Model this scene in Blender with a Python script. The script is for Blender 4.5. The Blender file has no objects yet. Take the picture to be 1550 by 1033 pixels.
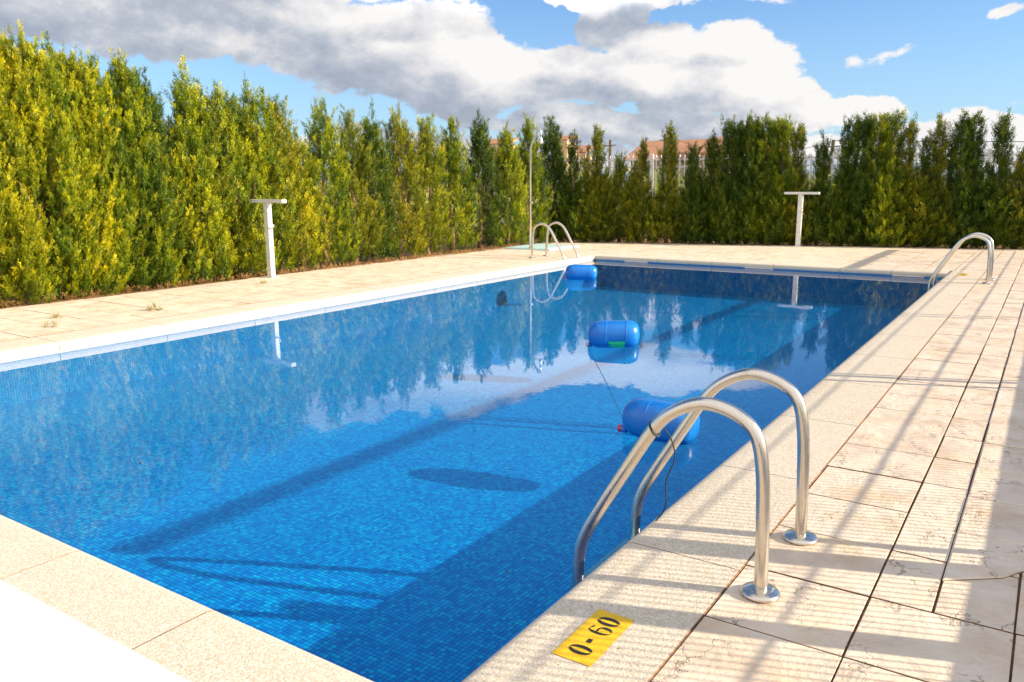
import bpy, bmesh, math, random
import numpy as np
from mathutils import Vector, Matrix
R_ = math.radians
scene = bpy.context.scene
COL = scene.collection
rng = random.Random(7)

# ------------------------------------------------------------------ camera
PW, PH, PF, CH = 1550.0, 1033.0, 1225.0, 1.6
def _cam_axes():
    Y = Vector(((1605 - 775) / PF, (273 - 516.5) / PF, 1)).normalized()
    hd = Vector((math.cos(R_(-0.3)), math.sin(R_(-0.3)), 0))
    up = Y.cross(hd).normalized()
    if up.y > 0: up = -up
    X = Y.cross(up).normalized()
    return X, Y, up
AX = _cam_axes()
def cam2w(v):
    v = Vector(v); return Vector((AX[0].dot(v), AX[1].dot(v), AX[2].dot(v)))
def ray(u, v):
    return cam2w(((u - 775) / PF, (v - 516.5) / PF, 1.0))
def at_z(u, v, z):
    d = ray(u, v); t = (z - CH) / d.z; return Vector((d.x * t, d.y * t, z))
def at_y(u, v, y):
    d = ray(u, v); t = y / d.y; return Vector((d.x * t, y, CH + d.z * t))
def at_x(u, v, x):
    d = ray(u, v); t = x / d.x; return Vector((x, d.y * t, CH + d.z * t))
cd = bpy.data.cameras.new('camera'); cam = bpy.data.objects.new('camera', cd); COL.objects.link(cam)
cx, cy, cz = cam2w((1, 0, 0)), cam2w((0, -1, 0)), cam2w((0, 0, -1))
cam.matrix_world = Matrix(((cx.x, cy.x, cz.x, 0), (cx.y, cy.y, cz.y, 0), (cx.z, cy.z, cz.z, CH), (0, 0, 0, 1)))
cd.sensor_width = 36; cd.lens = PF / PW * 36; cd.clip_start = 0.05; cd.clip_end = 20000
cd.dof.use_dof = True; cd.dof.focus_distance = 4.5; cd.dof.aperture_fstop = 9.0
scene.camera = cam
scene.view_settings.view_transform = 'Standard'; scene.view_settings.look = 'None'
scene.view_settings.exposure = 1.10; scene.view_settings.gamma = 1
SUN_AZ, SUN_EL, SUN_POW = R_(20.5), R_(21.5), 4.9

# ------------------------------------------------------------------ node helper
class N:
    def __init__(s, tree): s.t = tree
    def n(s, typ, **kw):
        o = s.t.nodes.new(typ)
        for k, v in kw.items():
            if k.startswith('i_'):
                key = k[2:]; key = int(key) if key.isdigit() else key.replace('_', ' ')
                s.put(o.inputs[key], v)
            else: setattr(o, k, v)
        return o
    def put(s, sock, v):
        if hasattr(v, 'is_linked') or isinstance(v, bpy.types.NodeSocket): s.t.links.new(v, sock)
        else:
            try: sock.default_value = v
            except Exception: sock.default_value = tuple(v) + (1,) if len(v) == 3 else v
    def m(s, op, a, b=None, c=None, clamp=False):
        o = s.t.nodes.new('ShaderNodeMath'); o.operation = op; o.use_clamp = clamp
        for i, v in enumerate((a, b, c)):
            if v is not None: s.put(o.inputs[i], v)
        return o.outputs[0]
    def v(s, op, a, b=None, **kw):
        o = s.t.nodes.new('ShaderNodeVectorMath'); o.operation = op
        s.put(o.inputs[0], a)
        if b is not None: s.put(o.inputs['Scale' if op == 'SCALE' else 1], b)
        return o.outputs['Value' if op in ('LENGTH', 'DOT_PRODUCT', 'DISTANCE') else 'Vector']
    def mr(s, x, a, b, c=0.0, d=1.0, smooth=False):
        o = s.t.nodes.new('ShaderNodeMapRange')
        if smooth: o.interpolation_type = 'SMOOTHSTEP'
        for i, v in enumerate((x, a, b, c, d)): s.put(o.inputs[i], v)
        return o.outputs[0]
    def mix(s, f, a, b, blend='MIX'):
        o = s.t.nodes.new('ShaderNodeMix'); o.data_type = 'RGBA'; o.blend_type = blend
        s.put(o.inputs[0], f)
        for k, v in ((6, a), (7, b)):
            s.put(o.inputs[k], v if not isinstance(v, tuple) or len(v) == 4 else v + (1,))
        return o.outputs[2]
    def noise(s, vec, scale, detail=4, rough=.5, out='Fac', dist=0.0):
        o = s.t.nodes.new('ShaderNodeTexNoise')
        if vec is not None: s.put(o.inputs['Vector'], vec)
        o.inputs['Scale'].default_value = scale; o.inputs['Detail'].default_value = detail
        o.inputs['Roughness'].default_value = rough; o.inputs['Distortion'].default_value = dist
        return o.outputs[out]
    def ramp(s, f, stops):
        o = s.t.nodes.new('ShaderNodeValToRGB'); s.put(o.inputs[0], f)
        e = o.color_ramp.elements
        while len(e) < len(stops): e.new(.5)
        for q, (p, c) in zip(e, stops): q.position = p; q.color = tuple(c) + (1,) if len(c) == 3 else c
        return o.outputs[0]

# ------------------------------------------------------------------ world: sky with clouds
world = bpy.data.worlds.new('World'); scene.world = world; world.use_nodes = True
wt = world.node_tree; wt.nodes.clear()
def azel(d):
    d = d.normalized(); return math.atan2(d.x, d.y), math.asin(d.z)
# density group: input (az, el, 0) -> cloud density
g = bpy.data.node_groups.new('cloud_density', 'ShaderNodeTree')
g.interface.new_socket(name='P', in_out='INPUT', socket_type='NodeSocketVector')
g.interface.new_socket(name='D', in_out='OUTPUT', socket_type='NodeSocketFloat')
G = N(g); gi = g.nodes.new('NodeGroupInput'); go = g.nodes.new('NodeGroupOutput')
P = gi.outputs[0]
warp = G.noise(P, 7.0, 5, .55, out='Color')
Pw = G.v('ADD', P, G.v('SCALE', G.v('SUBTRACT', warp, (.5, .5, .5)), .085))
CLOUDS = [ # u, v, ru, rv, weight   (photograph pixels, turned into fixed directions)
 (60, -10, 460, 100, 1.05), (330, 35, 300, 88, 1.0), (560, 65, 220, 92, 1.0), (700, 110, 150, 76, 1.1), (840, 115, 150, 58, 1.1),
 (990, 95, 100, 66, 1.0), (1100, 105, 125, 66, 1.0), (1190, 150, 95, 44, 1.0), (1310, 162, 88, 30, .9), (935, 35, 70, 55, .8),
 (1010, 2, 130, 20, .75), (1170, 8, 60, 16, .55), (1330, 90, 80, 16, .5), (1520, 28, 30, 18, .6), (800, 8, 60, 16, .3),
 (1000, 185, 330, 34, .95), (1450, 195, 230, 30, .85), (640, 205, 300, 22, .55), (1330, -2, 60, 8, .5), (1530, 150, 40, 9, .4),
 (330, 240, 300, 30, .3), (470, -70, 420, 80, .9), (-300, 60, 330, 150, .9), (1150, 230, 700, 30, .75), (1420, 80, 50, 10, .2),
 # the part of the sky seen only as a mirror image in the water
 (700, -45, 300, 34, 1.2), (950, -35, 260, 40, 1.3), (1700, 140, 90, 50, .6)]
acc = None
for (u, v, ru, rv, w) in CLOUDS:
    a, e = azel(ray(u, v)); a2, _ = azel(ray(u + ru, v)); a1, _ = azel(ray(u - ru, v)); _, e2 = azel(ray(u, v - rv))
    wa, we = abs(a2 - a1) / 2, abs(e2 - e)
    q = G.v('LENGTH', G.v('MULTIPLY', G.v('SUBTRACT', Pw, (a, e, 0)), (1 / wa, 1 / we, 0)))
    s_ = G.m('MULTIPLY', G.mr(q, 1.35, 0.35, 0, 1, True), w)
    acc = s_ if acc is None else G.m('SMOOTH_MAX', acc, s_, .15)
nz = G.noise(G.v('MULTIPLY', P, (1, 1.7, 1)), 13.0, 9, .6)
nb = G.noise(G.v('MULTIPLY', P, (1, 1.4, 1)), 34.0, 10, .68)
den = G.m('ADD', acc, G.m('ADD', G.m('MULTIPLY', G.m('SUBTRACT', nz, .5), 1.15), G.m('MULTIPLY', G.m('SUBTRACT', nb, .5), .55)))
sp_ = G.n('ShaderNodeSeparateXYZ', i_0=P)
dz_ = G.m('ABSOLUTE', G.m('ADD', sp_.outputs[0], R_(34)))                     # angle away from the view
beh = G.m('MAXIMUM', G.mr(dz_, 1.25, 1.7, 0, .62, True), G.mr(sp_.outputs[1], .85, 1.15, 0, .55, True))  # unseen cloud cover added behind and overhead to lift the ambient light
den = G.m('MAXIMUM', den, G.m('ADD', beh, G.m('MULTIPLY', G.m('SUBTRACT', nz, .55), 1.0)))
g.links.new(den, go.inputs[0])

W = N(wt)
tc = W.n('ShaderNodeTexCoord')
sep = W.n('ShaderNodeSeparateXYZ', i_0=tc.outputs['Generated'])
az = W.m('ARCTAN2', sep.outputs[0], sep.outputs[1]); el = W.m('ARCSINE', sep.outputs[2])
pv = W.n('ShaderNodeCombineXYZ', i_0=az, i_1=el).outputs[0]
def dens(off):
    o = wt.nodes.new('ShaderNodeGroup'); o.node_tree = g
    W.put(o.inputs[0], pv if off is None else W.v('ADD', pv, off)); return o.outputs[0]
d0 = dens(None); d1 = dens((.022, .022, 0)); d2 = dens((.05, .06, 0))
mask = W.mr(d0, .37, .56, 0, 1, True)
thick = W.m('MULTIPLY', W.m('ADD', W.m('MULTIPLY', d1, .5), W.m('MULTIPLY', d2, .6)), 1.0)
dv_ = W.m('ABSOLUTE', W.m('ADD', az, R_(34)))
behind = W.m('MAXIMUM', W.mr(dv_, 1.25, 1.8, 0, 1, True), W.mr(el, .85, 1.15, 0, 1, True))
br = None
for (u, v, ru, rv) in [(600, 15, 170, 55), (790, 80, 130, 34), (1080, 62, 120, 26), (1000, 125, 70, 22), (1170, 125, 60, 26), (700, -40, 400, 40), (1320, 150, 90, 18)]:
    a, e = azel(ray(u, v)); a2, _ = azel(ray(u + ru, v)); a1, _ = azel(ray(u - ru, v)); _, e2 = azel(ray(u, v - rv))
    q = W.v('LENGTH', W.v('MULTIPLY', W.v('SUBTRACT', pv, (a, e, 0)), (2 / abs(a2 - a1), 1 / abs(e2 - e), 0)))
    s_ = W.mr(q, 1.5, .2, 0, 1, True); br = s_ if br is None else W.m('MAXIMUM', br, s_)
det = W.noise(W.v('MULTIPLY', pv, (1, 1.5, 1)), 11, 10, .62)
shade = W.m('ADD', W.mr(thick, .40, 1.25, 0, 1, False), W.m('MULTIPLY', W.m('SUBTRACT', det, .5), 1.9))
shade = W.m('SUBTRACT', shade, W.m('ADD', W.m('MULTIPLY', br, .55), W.m('MULTIPLY', behind, .3)), clamp=True)
sky = W.n('ShaderNodeTexSky', sky_type='NISHITA', sun_disc=False, sun_elevation=SUN_EL,
          sun_rotation=math.pi / 2 - SUN_AZ, altitude=300, air_density=1.0, dust_density=.6, ozone_density=2.0)
SKYS = .082
skyc = W.mix(1.0, sky.outputs[0], (0.62, 0.88, 1.16), 'MULTIPLY')
k = .455 / SKYS
ccol = W.ramp(shade, [(0, (1.0, .98, .96)), (.35, (.80, .80, .83)), (.7, (.53, .575, .66)), (1, (.40, .455, .56))])
ha, he = azel(ray(850, -35)); hb, _ = azel(ray(1220, -35)); _, hc = azel(ray(850, -90))
hot = W.mr(W.v('LENGTH', W.v('MULTIPLY', W.v('SUBTRACT', pv, (ha, he, 0)), (1 / abs(hb - ha), 1 / abs(hc - he), 0))), 1.3, .4, 0, .75, True)
ccol = W.v('SCALE', ccol, W.m('ADD', 1.0, hot))
ccol = W.v('SCALE', ccol, W.m('MULTIPLY', W.m('ADD', 1.0, W.m('MULTIPLY', behind, .30)), k))  # the added out-of-view clouds are brightened as fill
low = W.mr(el, 0.0, .30, .42, 0.0, True)
skyc = W.mix(low, skyc, (.60 * k, .76 * k, .95 * k))
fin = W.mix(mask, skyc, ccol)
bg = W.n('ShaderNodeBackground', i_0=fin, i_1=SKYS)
wo = W.n('ShaderNodeOutputWorld', i_0=bg.outputs[0])

# ------------------------------------------------------------------ sun
sd = bpy.data.lights.new('sun', 'SUN'); so = bpy.data.objects.new('sun', sd); COL.objects.link(so)
sd.energy = SUN_POW; sd.angle = R_(0.53); sd.color = (1.0, .87, .68)
sdir = Vector((math.cos(SUN_EL) * math.cos(SUN_AZ), math.cos(SUN_EL) * math.sin(SUN_AZ), math.sin(SUN_EL)))
so.rotation_euler = sdir.to_track_quat('Z', 'Y').to_euler()

# ------------------------------------------------------------------ materials
MATS = {}
def mat(name):
    m = bpy.data.materials.new(name); m.use_nodes = True; m.node_tree.nodes.clear(); MATS[name] = m
    return m, N(m.node_tree)
def fin_mat(K, sh): K.n('ShaderNodeOutputMaterial', i_0=sh)
def pbr(K, col, rough=.5, metal=0.0, bump=None, bstr=.3, bdist=.01, spec=.5, **kw):
    o = K.n('ShaderNodeBsdfPrincipled')
    K.put(o.inputs['Base Color'], col if not isinstance(col, tuple) else col + (1,))
    K.put(o.inputs['Roughness'], rough); K.put(o.inputs['Metallic'], metal); K.put(o.inputs['Specular IOR Level'], spec)
    if bump is not None:
        b = K.n('ShaderNodeBump'); b.inputs['Strength'].default_value = bstr; b.inputs['Distance'].default_value = bdist
        K.put(b.inputs['Height'], bump); K.put(o.inputs['Normal'], b.outputs[0])
    for k_, v_ in kw.items(): K.put(o.inputs[k_], v_)
    return o.outputs[0]
def obco(K): return K.n('ShaderNodeTexCoord').outputs['Object']
def geo(K): return K.n('ShaderNodeNewGeometry').outputs['Position']
def attr(K, name): return K.n('ShaderNodeAttribute', attribute_name=name).outputs['Fac']

def m_slab():
    m, K = mat('riven_stone_slab'); p = geo(K); r = attr(K, 'rnd')
    ps = K.v('ADD', p, K.n('ShaderNodeCombineXYZ', i_0=K.m('MULTIPLY', r, 37), i_1=K.m('MULTIPLY', r, 91)).outputs[0])
    base = K.ramp(K.noise(ps, 3.2, 6, .6), [(.28, (.52, .385, .275)), (.5, (.68, .55, .42)), (.72, (.77, .65, .52))])
    base = K.mix(K.mr(r, 0, 1, 0, .22), base, (.78, .69, .57))
    st = K.mr(K.noise(ps, 2.6, 4, .6), .52, .74)                                # ochre stains
    base = K.mix(K.m('MULTIPLY', st, .55), base, (.60, .38, .16))
    gr = K.mr(K.noise(ps, 5.5, 8, .7), .56, .72)
    base = K.mix(K.m('MULTIPLY', gr, .45), base, (.40, .35, .30))
    vo = K.n('ShaderNodeTexVoronoi', feature='DISTANCE_TO_EDGE'); vo.inputs['Scale'].default_value = 3.0
    K.put(vo.inputs['Vector'], K.v('ADD', K.v('MULTIPLY', ps, (1.6, .8, 1)), K.v('SCALE', K.noise(ps, 9, 5, .6, out='Color'), .45)))
    ck = K.mr(vo.outputs['Distance'], 0, .022, 1, 0)
    ck = K.m('MULTIPLY', ck, K.mr(K.noise(ps, 3.6, 3, .5), .52, .60))
    base = K.mix(K.m('MULTIPLY', ck, .5), base, (.30, .19, .10))
    pit = K.mr(K.noise(p, 75, 2, .5), .68, .76)
    base = K.mix(K.m('MULTIPLY', pit, .45), base, (.33, .25, .18))
    h = K.m('SUBTRACT', K.m('ADD', K.m('MULTIPLY', K.noise(ps, 5, 7, .6, dist=.8), 1.0), K.m('MULTIPLY', K.noise(p, 60, 4, .6), .12)), K.m('MULTIPLY', ck, .3))
    fin_mat(K, pbr(K, base, .62, bump=h, bstr=.95, bdist=.018, spec=.3)); return m
def m_coping():
    m, K = mat('rough_cast_coping_stone'); p = geo(K); r = attr(K, 'rnd')
    base = K.mix(K.noise(p, 4, 4, .6), (.68, .60, .49), (.76, .69, .58))
    base = K.mix(K.mr(K.noise(p, 110, 3, .6), .42, .60), (.54, .44, .32), base)
    base = K.mix(K.m('MULTIPLY', K.mr(K.noise(p, 38, 3, .6), .66, .72), .75), base, (.24, .15, .08))
    base = K.mix(K.m('MULTIPLY', K.mr(K.noise(p, 1.7, 5, .6), .52, .70), .28), base, (.56, .44, .30))
    base = K.mix(K.m('MULTIPLY', r, .2), base, (.68, .61, .52))
    h = K.m('ADD', K.noise(p, 120, 4, .65), K.m('MULTIPLY', K.noise(p, 14, 3, .5), .4))
    fin_mat(K, pbr(K, base, .75, bump=h, bstr=.7, bdist=.006, spec=.25)); return m
def m_tile(name, mask, off, al=1.0, spread=1.0):
    m, K = mat(name); p = geo(K); pitch = .026
    q = K.v('ADD', K.v('MULTIPLY', p, tuple(a / pitch for a in mask)), off)
    cell = K.v('FLOOR', q); fr = K.v('SUBTRACT', K.v('FRACTION', q), (.5, .5, .5))
    ab = K.v('ABSOLUTE', fr); s = K.n('ShaderNodeSeparateXYZ', i_0=ab)
    mx = K.m('MAXIMUM', s.outputs[0], K.m('MAXIMUM', s.outputs[1], s.outputs[2]))
    gro = K.mr(mx, .41, .45)
    wn = K.n('ShaderNodeTexWhiteNoise', noise_dimensions='3D', i_0=cell)
    big = K.noise(p, 1.3, 4, .6)
    f = K.m('ADD', K.m('ADD', K.m('MULTIPLY', wn.outputs['Value'], spread), (1 - spread) * .5), K.m('MULTIPLY', K.m('SUBTRACT', big, .5), .35))
    col = K.ramp(f, [(0, (.000, .155, .48)), (.5, (.000, .245, .62)), (.85, (.000, .310, .67)), (1, (.000, .42, .68))])
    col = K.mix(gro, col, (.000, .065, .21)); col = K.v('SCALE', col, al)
    fin_mat(K, pbr(K, col, .35, bump=K.m('MULTIPLY', gro, -1), bstr=.25, bdist=.002)); return m
def m_water():
    m, K = mat('pool_water'); p = geo(K)
    n1 = K.noise(K.v('MULTIPLY', p, (1, .55, 1)), 5.5, 3, .5); n2 = K.noise(p, 22, 2, .5); n3 = K.noise(p, .8, 2, .5)
    h = K.m('ADD', K.m('MULTIPLY', n1, 1.0), K.m('ADD', K.m('MULTIPLY', n2, .16), K.m('MULTIPLY', n3, 1.5)))
    b = K.n('ShaderNodeBump'); b.inputs['Strength'].default_value = .03; b.inputs['Distance'].default_value = .012; K.put(b.inputs['Height'], h)
    gl = K.n('ShaderNodeBsdfGlossy'); gl.inputs['Roughness'].default_value = 0.0; K.put(gl.inputs['Normal'], b.outputs[0])
    tr = K.n('ShaderNodeBsdfTransparent', i_0=(.62, .95, 1.0, 1))
    cs = K.m('ABSOLUTE', K.v('DOT_PRODUCT', K.n('ShaderNodeNewGeometry').outputs['Incoming'], b.outputs[0]))
    fr = K.m('ADD', .02, K.m('MULTIPLY', K.m('POWER', K.m('SUBTRACT', 1.0, cs, clamp=True), 5.0), .98))   # Schlick, the same from both sides
    mx = K.n('ShaderNodeMixShader', i_0=fr); K.put(mx.inputs[1], tr.outputs[0]); K.put(mx.inputs[2], gl.outputs[0])
    fin_mat(K, mx.outputs[0]); return m
def m_simple(name, col, rough=.5, metal=0.0, var=None, vs=8, bs=None, bstr=.3, bd=.004, spec=.5):
    m, K = mat(name); p = obco(K)
    c = K.mix(K.mr(K.noise(p, vs, 5, .6), .35, .65), col, var) if var else col
    fin_mat(K, pbr(K, c, rough, metal, bump=K.noise(p, bs, 4, .6) if bs else None, bstr=bstr, bdist=bd, spec=spec)); return m
def m_paint():
    m, K = mat('chipped_white_paint'); p = obco(K)
    c = K.mix(K.mr(K.noise(p, 14, 5, .6), .35, .65), (.70, .70, .69), (.58, .57, .55))
    ch_ = K.mr(K.noise(K.v('MULTIPLY', p, (1, 1, .6)), 26, 5, .65), .60, .66)
    c = K.mix(K.m('MULTIPLY', ch_, .7), c, (.34, .24, .17))
    fin_mat(K, pbr(K, c, .45, bump=ch_, bstr=.2, bdist=.002)); return m
def m_steel():
    m, K = mat('brushed_stainless_steel'); p = obco(K)
    r = K.mr(K.noise(K.v('MULTIPLY', p, (90, 90, 4)), 1, 4, .6), .3, .7, .15, .30)
    c = K.mix(K.noise(p, 9, 5, .65), (.62, .56, .48), (.74, .69, .62))
    c = K.mix(K.m('MULTIPLY', K.mr(K.noise(p, 10, 4, .6), .60, .72), .25), c, (.36, .25, .15))
    fin_mat(K, pbr(K, c, r, .95, bump=K.noise(p, 12, 2, .5), bstr=.03, bdist=.004)); return m
def m_leaf(name, dark, mid, tip):
    m, K = mat(name); t = attr(K, 'tint')
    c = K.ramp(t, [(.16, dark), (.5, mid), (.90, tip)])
    d = K.n('ShaderNodeBsdfDiffuse', i_0=c); tl = K.n('ShaderNodeBsdfTranslucent', i_0=K.mix(.5, c, tip))
    gl = K.n('ShaderNodeBsdfGlossy', i_0=(.8, .8, .7, 1)); gl.inputs['Roughness'].default_value = .45
    a = K.n('ShaderNodeMixShader', i_0=.16); K.put(a.inputs[1], d.outputs[0]); K.put(a.inputs[2], tl.outputs[0])
    b = K.n('ShaderNodeMixShader', i_0=.03); K.put(b.inputs[1], a.outputs[0]); K.put(b.inputs[2], gl.outputs[0])
    fin_mat(K, b.outputs[0]); return m
def m_roof():
    m, K = mat('terracotta_roof_tiles'); p = obco(K)
    c = K.ramp(K.noise(p, 1.5, 7, .75), [(.3, (.28, .13, .07)), (.5, (.42, .22, .12)), (.7, (.50, .30, .17))])
    wv = K.n('ShaderNodeTexWave', i_0=p); wv.bands_direction = 'X'; wv.inputs['Scale'].default_value = 1.4
    c = K.mix(K.m('MULTIPLY', wv.outputs['Fac'], .3), c, (.35, .12, .05))
    fin_mat(K, pbr(K, c, .8, bump=wv.outputs['Fac'], bstr=.6, bdist=.08)); return m
def m_earth():
    m, K = mat('dry_earth'); p = geo(K)
    c = K.ramp(K.noise(p, 6, 8, .7), [(.3, (.10, .055, .025)), (.5, (.24, .13, .055)), (.7, (.36, .24, .11))])
    c2 = K.ramp(K.noise(p, .5, 6, .6), [(.35, (.33, .30, .06)), (.65, (.50, .44, .13))])
    far = K.mr(K.v('LENGTH', K.v('SUBTRACT', p, (-5, 9, 0))), 15, 22)
    fin_mat(K, pbr(K, K.mix(far, c, c2), .9, bump=K.noise(p, 25, 6, .7), bstr=.8, bdist=.03, spec=.1)); return m
SLAB = m_slab(); COPE = m_coping()
TF = m_tile('pool_mosaic_floor', (1, 1, 0), (0, 0, .5)); TX = m_tile('pool_mosaic_side', (0, 1, 1), (.5, 0, 0), .68, .55); TY = m_tile('pool_mosaic_end', (1, 0, 1), (0, .5, 0), .85, .55)  # side-wall tile colour darkened and evened, standing in for weaker refracted sun
WATER = m_water(); STEEL = m_steel(); EARTH = m_earth(); ROOF = m_roof()
JOINT = m_simple('stained_joint_mortar', (.13, .07, .045), .9, var=(.30, .16, .06), vs=5, bs=40)
WHITEP = m_simple('weathered_white_paint', (.80, .79, .77), .45, var=(.70, .68, .64), vs=14, bs=30, bstr=.1)
RENDER = m_simple('white_render', (.62, .62, .61), .7, var=(.58, .58, .57), vs=3, bs=60, bstr=.25)
CHIPPED = m_paint()
BLUEP = m_simple('glossy_blue_plastic', (.003, .13, .50), .34, var=(.006, .17, .55), vs=5, bs=18, bstr=.12, bd=.01)
REDP = m_simple('red_plastic', (.60, .01, .03), .35)
GREENP = m_simple('green_label', (.02, .55, .22), .4)
ROPE = m_simple('dark_rope', (.02, .025, .03), .7)
YELLOW = m_simple('yellow_paint', (.80, .50, .01), .6, var=(.72, .42, .01), vs=30, bs=120, bstr=.7, bd=.004)
BLACK = m_simple('black_paint', (.015, .014, .012), .6, bs=120, bstr=.6)
AQUA = m_simple('pale_aqua_acrylic', (.55, .76, .76), .35, var=(.50, .70, .70))
WALLC = m_simple('ochre_rendered_wall', (.50, .36, .20), .9, var=(.58, .45, .27), vs=2, bs=12)
WALLG = m_simple('grey_masonry', (.30, .26, .21), .9, var=(.38, .33, .26), vs=2, bs=12)  # grey-brown wall colour with random variation
DARKG = m_simple('dark_window_glass', (.03, .035, .04), .15)
BARK = m_simple('cypress_bark', (.20, .11, .06), .9, var=(.33, .20, .11), vs=14, bs=50, bstr=.8)
WOOD = m_simple('weathered_pole_wood', (.09, .07, .06), .9, var=(.14, .11, .09), vs=6)
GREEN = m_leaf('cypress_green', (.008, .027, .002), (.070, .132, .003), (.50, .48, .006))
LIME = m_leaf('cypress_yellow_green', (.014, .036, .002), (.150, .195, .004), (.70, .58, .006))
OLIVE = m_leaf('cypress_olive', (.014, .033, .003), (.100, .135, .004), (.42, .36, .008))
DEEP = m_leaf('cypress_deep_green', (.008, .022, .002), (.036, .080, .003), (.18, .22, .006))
BUSHM = m_leaf('bright_bush_leaves', (.08, .13, .02), (.28, .36, .03), (.55, .55, .06))
DRY = m_leaf('dry_leaf_litter', (.10, .05, .02), (.26, .13, .04), (.48, .28, .10))
WEED = m_leaf('weed_leaves', (.10, .10, .02), (.20, .20, .04), (.36, .30, .08))
DEAD = m_leaf('wet_dead_leaf', (.03, .03, .015), (.05, .045, .02), (.09, .07, .03))
HILLM = m_simple('distant_hillside', (.09, .13, .15), .95, var=(.14, .17, .17), vs=.01)

# ------------------------------------------------------------------ object helpers
def tag(o, label=None, cat=None, group=None, kind=None):
    if label: o['label'] = label
    if cat: o['category'] = cat
    if group: o['group'] = group
    if kind: o['kind'] = kind
    return o
def empty(name, loc, rz=0, **kw):
    o = bpy.data.objects.new(name, None); COL.objects.link(o); o.location = loc; o.rotation_euler.z = rz
    o.empty_display_size = .1; return tag(o, **kw)
def link(name, me, m, parent=None, smooth=False):
    o = bpy.data.objects.new(name, me); COL.objects.link(o)
    for q in (m if isinstance(m, (list, tuple)) else [m]): me.materials.append(q)
    if parent is not None: o.parent = parent
    if smooth: me.polygons.foreach_set('use_smooth', [True] * len(me.polygons))
    return o
def mesh(name, vs, fs, m, parent=None, smooth=False, mi=None):
    me = bpy.data.meshes.new(name); me.from_pydata([tuple(v) for v in vs], [], fs); me.update()
    o = link(name, me, m, parent, smooth)
    if mi is not None: me.polygons.foreach_set('material_index', mi)
    return o
def bmobj(name, bm, m, parent=None, smooth=False, bevel=0, seg=2):
    if bevel: bmesh.ops.bevel(bm, geom=bm.edges[:], offset=bevel, segments=seg, affect='EDGES')
    me = bpy.data.meshes.new(name); bm.to_mesh(me); bm.free()
    return link(name, me, m, parent, smooth)
def box(bm, x0, x1, y0, y1, z0, z1, mtx=None):
    r = bmesh.ops.create_cube(bm, size=1)
    for v in r['verts']:
        v.co = Vector((x0 + (v.co.x + .5) * (x1 - x0), y0 + (v.co.y + .5) * (y1 - y0), z0 + (v.co.z + .5) * (z1 - z0)))
        if mtx: v.co = mtx @ v.co
    return r['verts']
def tube(pts, rad, seg=16, cap=True):
    """tube along points; rad a number or one per point -> verts, faces"""
    pts = [Vector(p) for p in pts]; n = len(pts)
    rads = rad if isinstance(rad, (list, tuple)) else [rad] * n
    vs, fs = [], []; prev = None
    for i, p in enumerate(pts):
        t = (pts[min(i + 1, n - 1)] - pts[max(i - 1, 0)]).normalized()
        if prev is None: a = t.orthogonal().normalized()
        else: a = (prev - t * prev.dot(t)).normalized()
        prev = a; b = t.cross(a)
        for k in range(seg):
            th = 2 * math.pi * k / seg
            vs.append(p + (a * math.cos(th) + b * math.sin(th)) * rads[i])
    for i in range(n - 1):
        for k in range(seg):
            k2 = (k + 1) % seg
            fs.append((i * seg + k, i * seg + k2, (i + 1) * seg + k2, (i + 1) * seg + k))
    if cap: fs.append(tuple(range(seg - 1, -1, -1))); fs.append(tuple((n - 1) * seg + k for k in range(seg)))
    return vs, fs
def spline(pts, sub=8):
    pts = [Vector(p) for p in pts]; out = []
    for i in range(len(pts) - 1):
        p0, p1, p2, p3 = pts[max(i - 1, 0)], pts[i], pts[i + 1], pts[min(i + 2, len(pts) - 1)]
        for k in range(sub):
            t = k / sub
            out.append(.5 * ((2 * p1) + (p2 - p0) * t + (2 * p0 - 5 * p1 + 4 * p2 - p3) * t * t + (3 * p1 - p0 - 3 * p2 + p3) * t ** 3))
    out.append(pts[-1]); return out
def lathe(prof, seg=24):
    vs = [(r * math.cos(2 * math.pi * k / seg), r * math.sin(2 * math.pi * k / seg), z) for r, z in prof for k in range(seg)]
    fs = [(i * seg + k, i * seg + (k + 1) % seg, (i + 1) * seg + (k + 1) % seg, (i + 1) * seg + k) for i in range(len(prof) - 1) for k in range(seg)]
    fs.append(tuple(range(seg - 1, -1, -1))); fs.append(tuple((len(prof) - 1) * seg + k for k in range(seg)))
    return vs, fs

# ------------------------------------------------------------------ setting
XL, XR, YN, YF, ZW = -8.5, -1.46, 1.73, 16.1, -.10
XD0, XD1, YD0 = -11.75, 3.2, -4.0
def hedge_y(x): return 19.75 + .285 * (x + 11.0)          # foot line of the far hedge
# ground with the pool cut out
B = 3000
hx0, hx1, hy0, hy1 = XL - .3, XR + .3, YN - .3, YF + .3
gv = [(-B, -B, -.06), (B, -B, -.06), (B, B, -.06), (-B, B, -.06), (hx0, hy0, -.06), (hx1, hy0, -.06), (hx1, hy1, -.06), (hx0, hy1, -.06)]
tag(mesh('ground', gv, [(0, 1, 5, 4), (1, 2, 6, 5), (2, 3, 7, 6), (3, 0, 4, 7)], EARTH), kind='structure')
# mortar bed below the slabs
yfl, yfr = hedge_y(XD0), hedge_y(XD1)
jv = [(XD0, YD0, -.014), (XD1, YD0, -.014), (XD1, yfr, -.014), (XD0, yfl, -.014), (hx0, hy0, -.014), (hx1, hy0, -.014), (hx1, hy1, -.014), (hx0, hy1, -.014)]
jf = [(0, 1, 5, 4), (1, 2, 6, 5), (2, 3, 7, 6), (3, 0, 4, 7)]
tag(mesh('paving_bed', jv, jf, JOINT), kind='structure')
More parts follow.
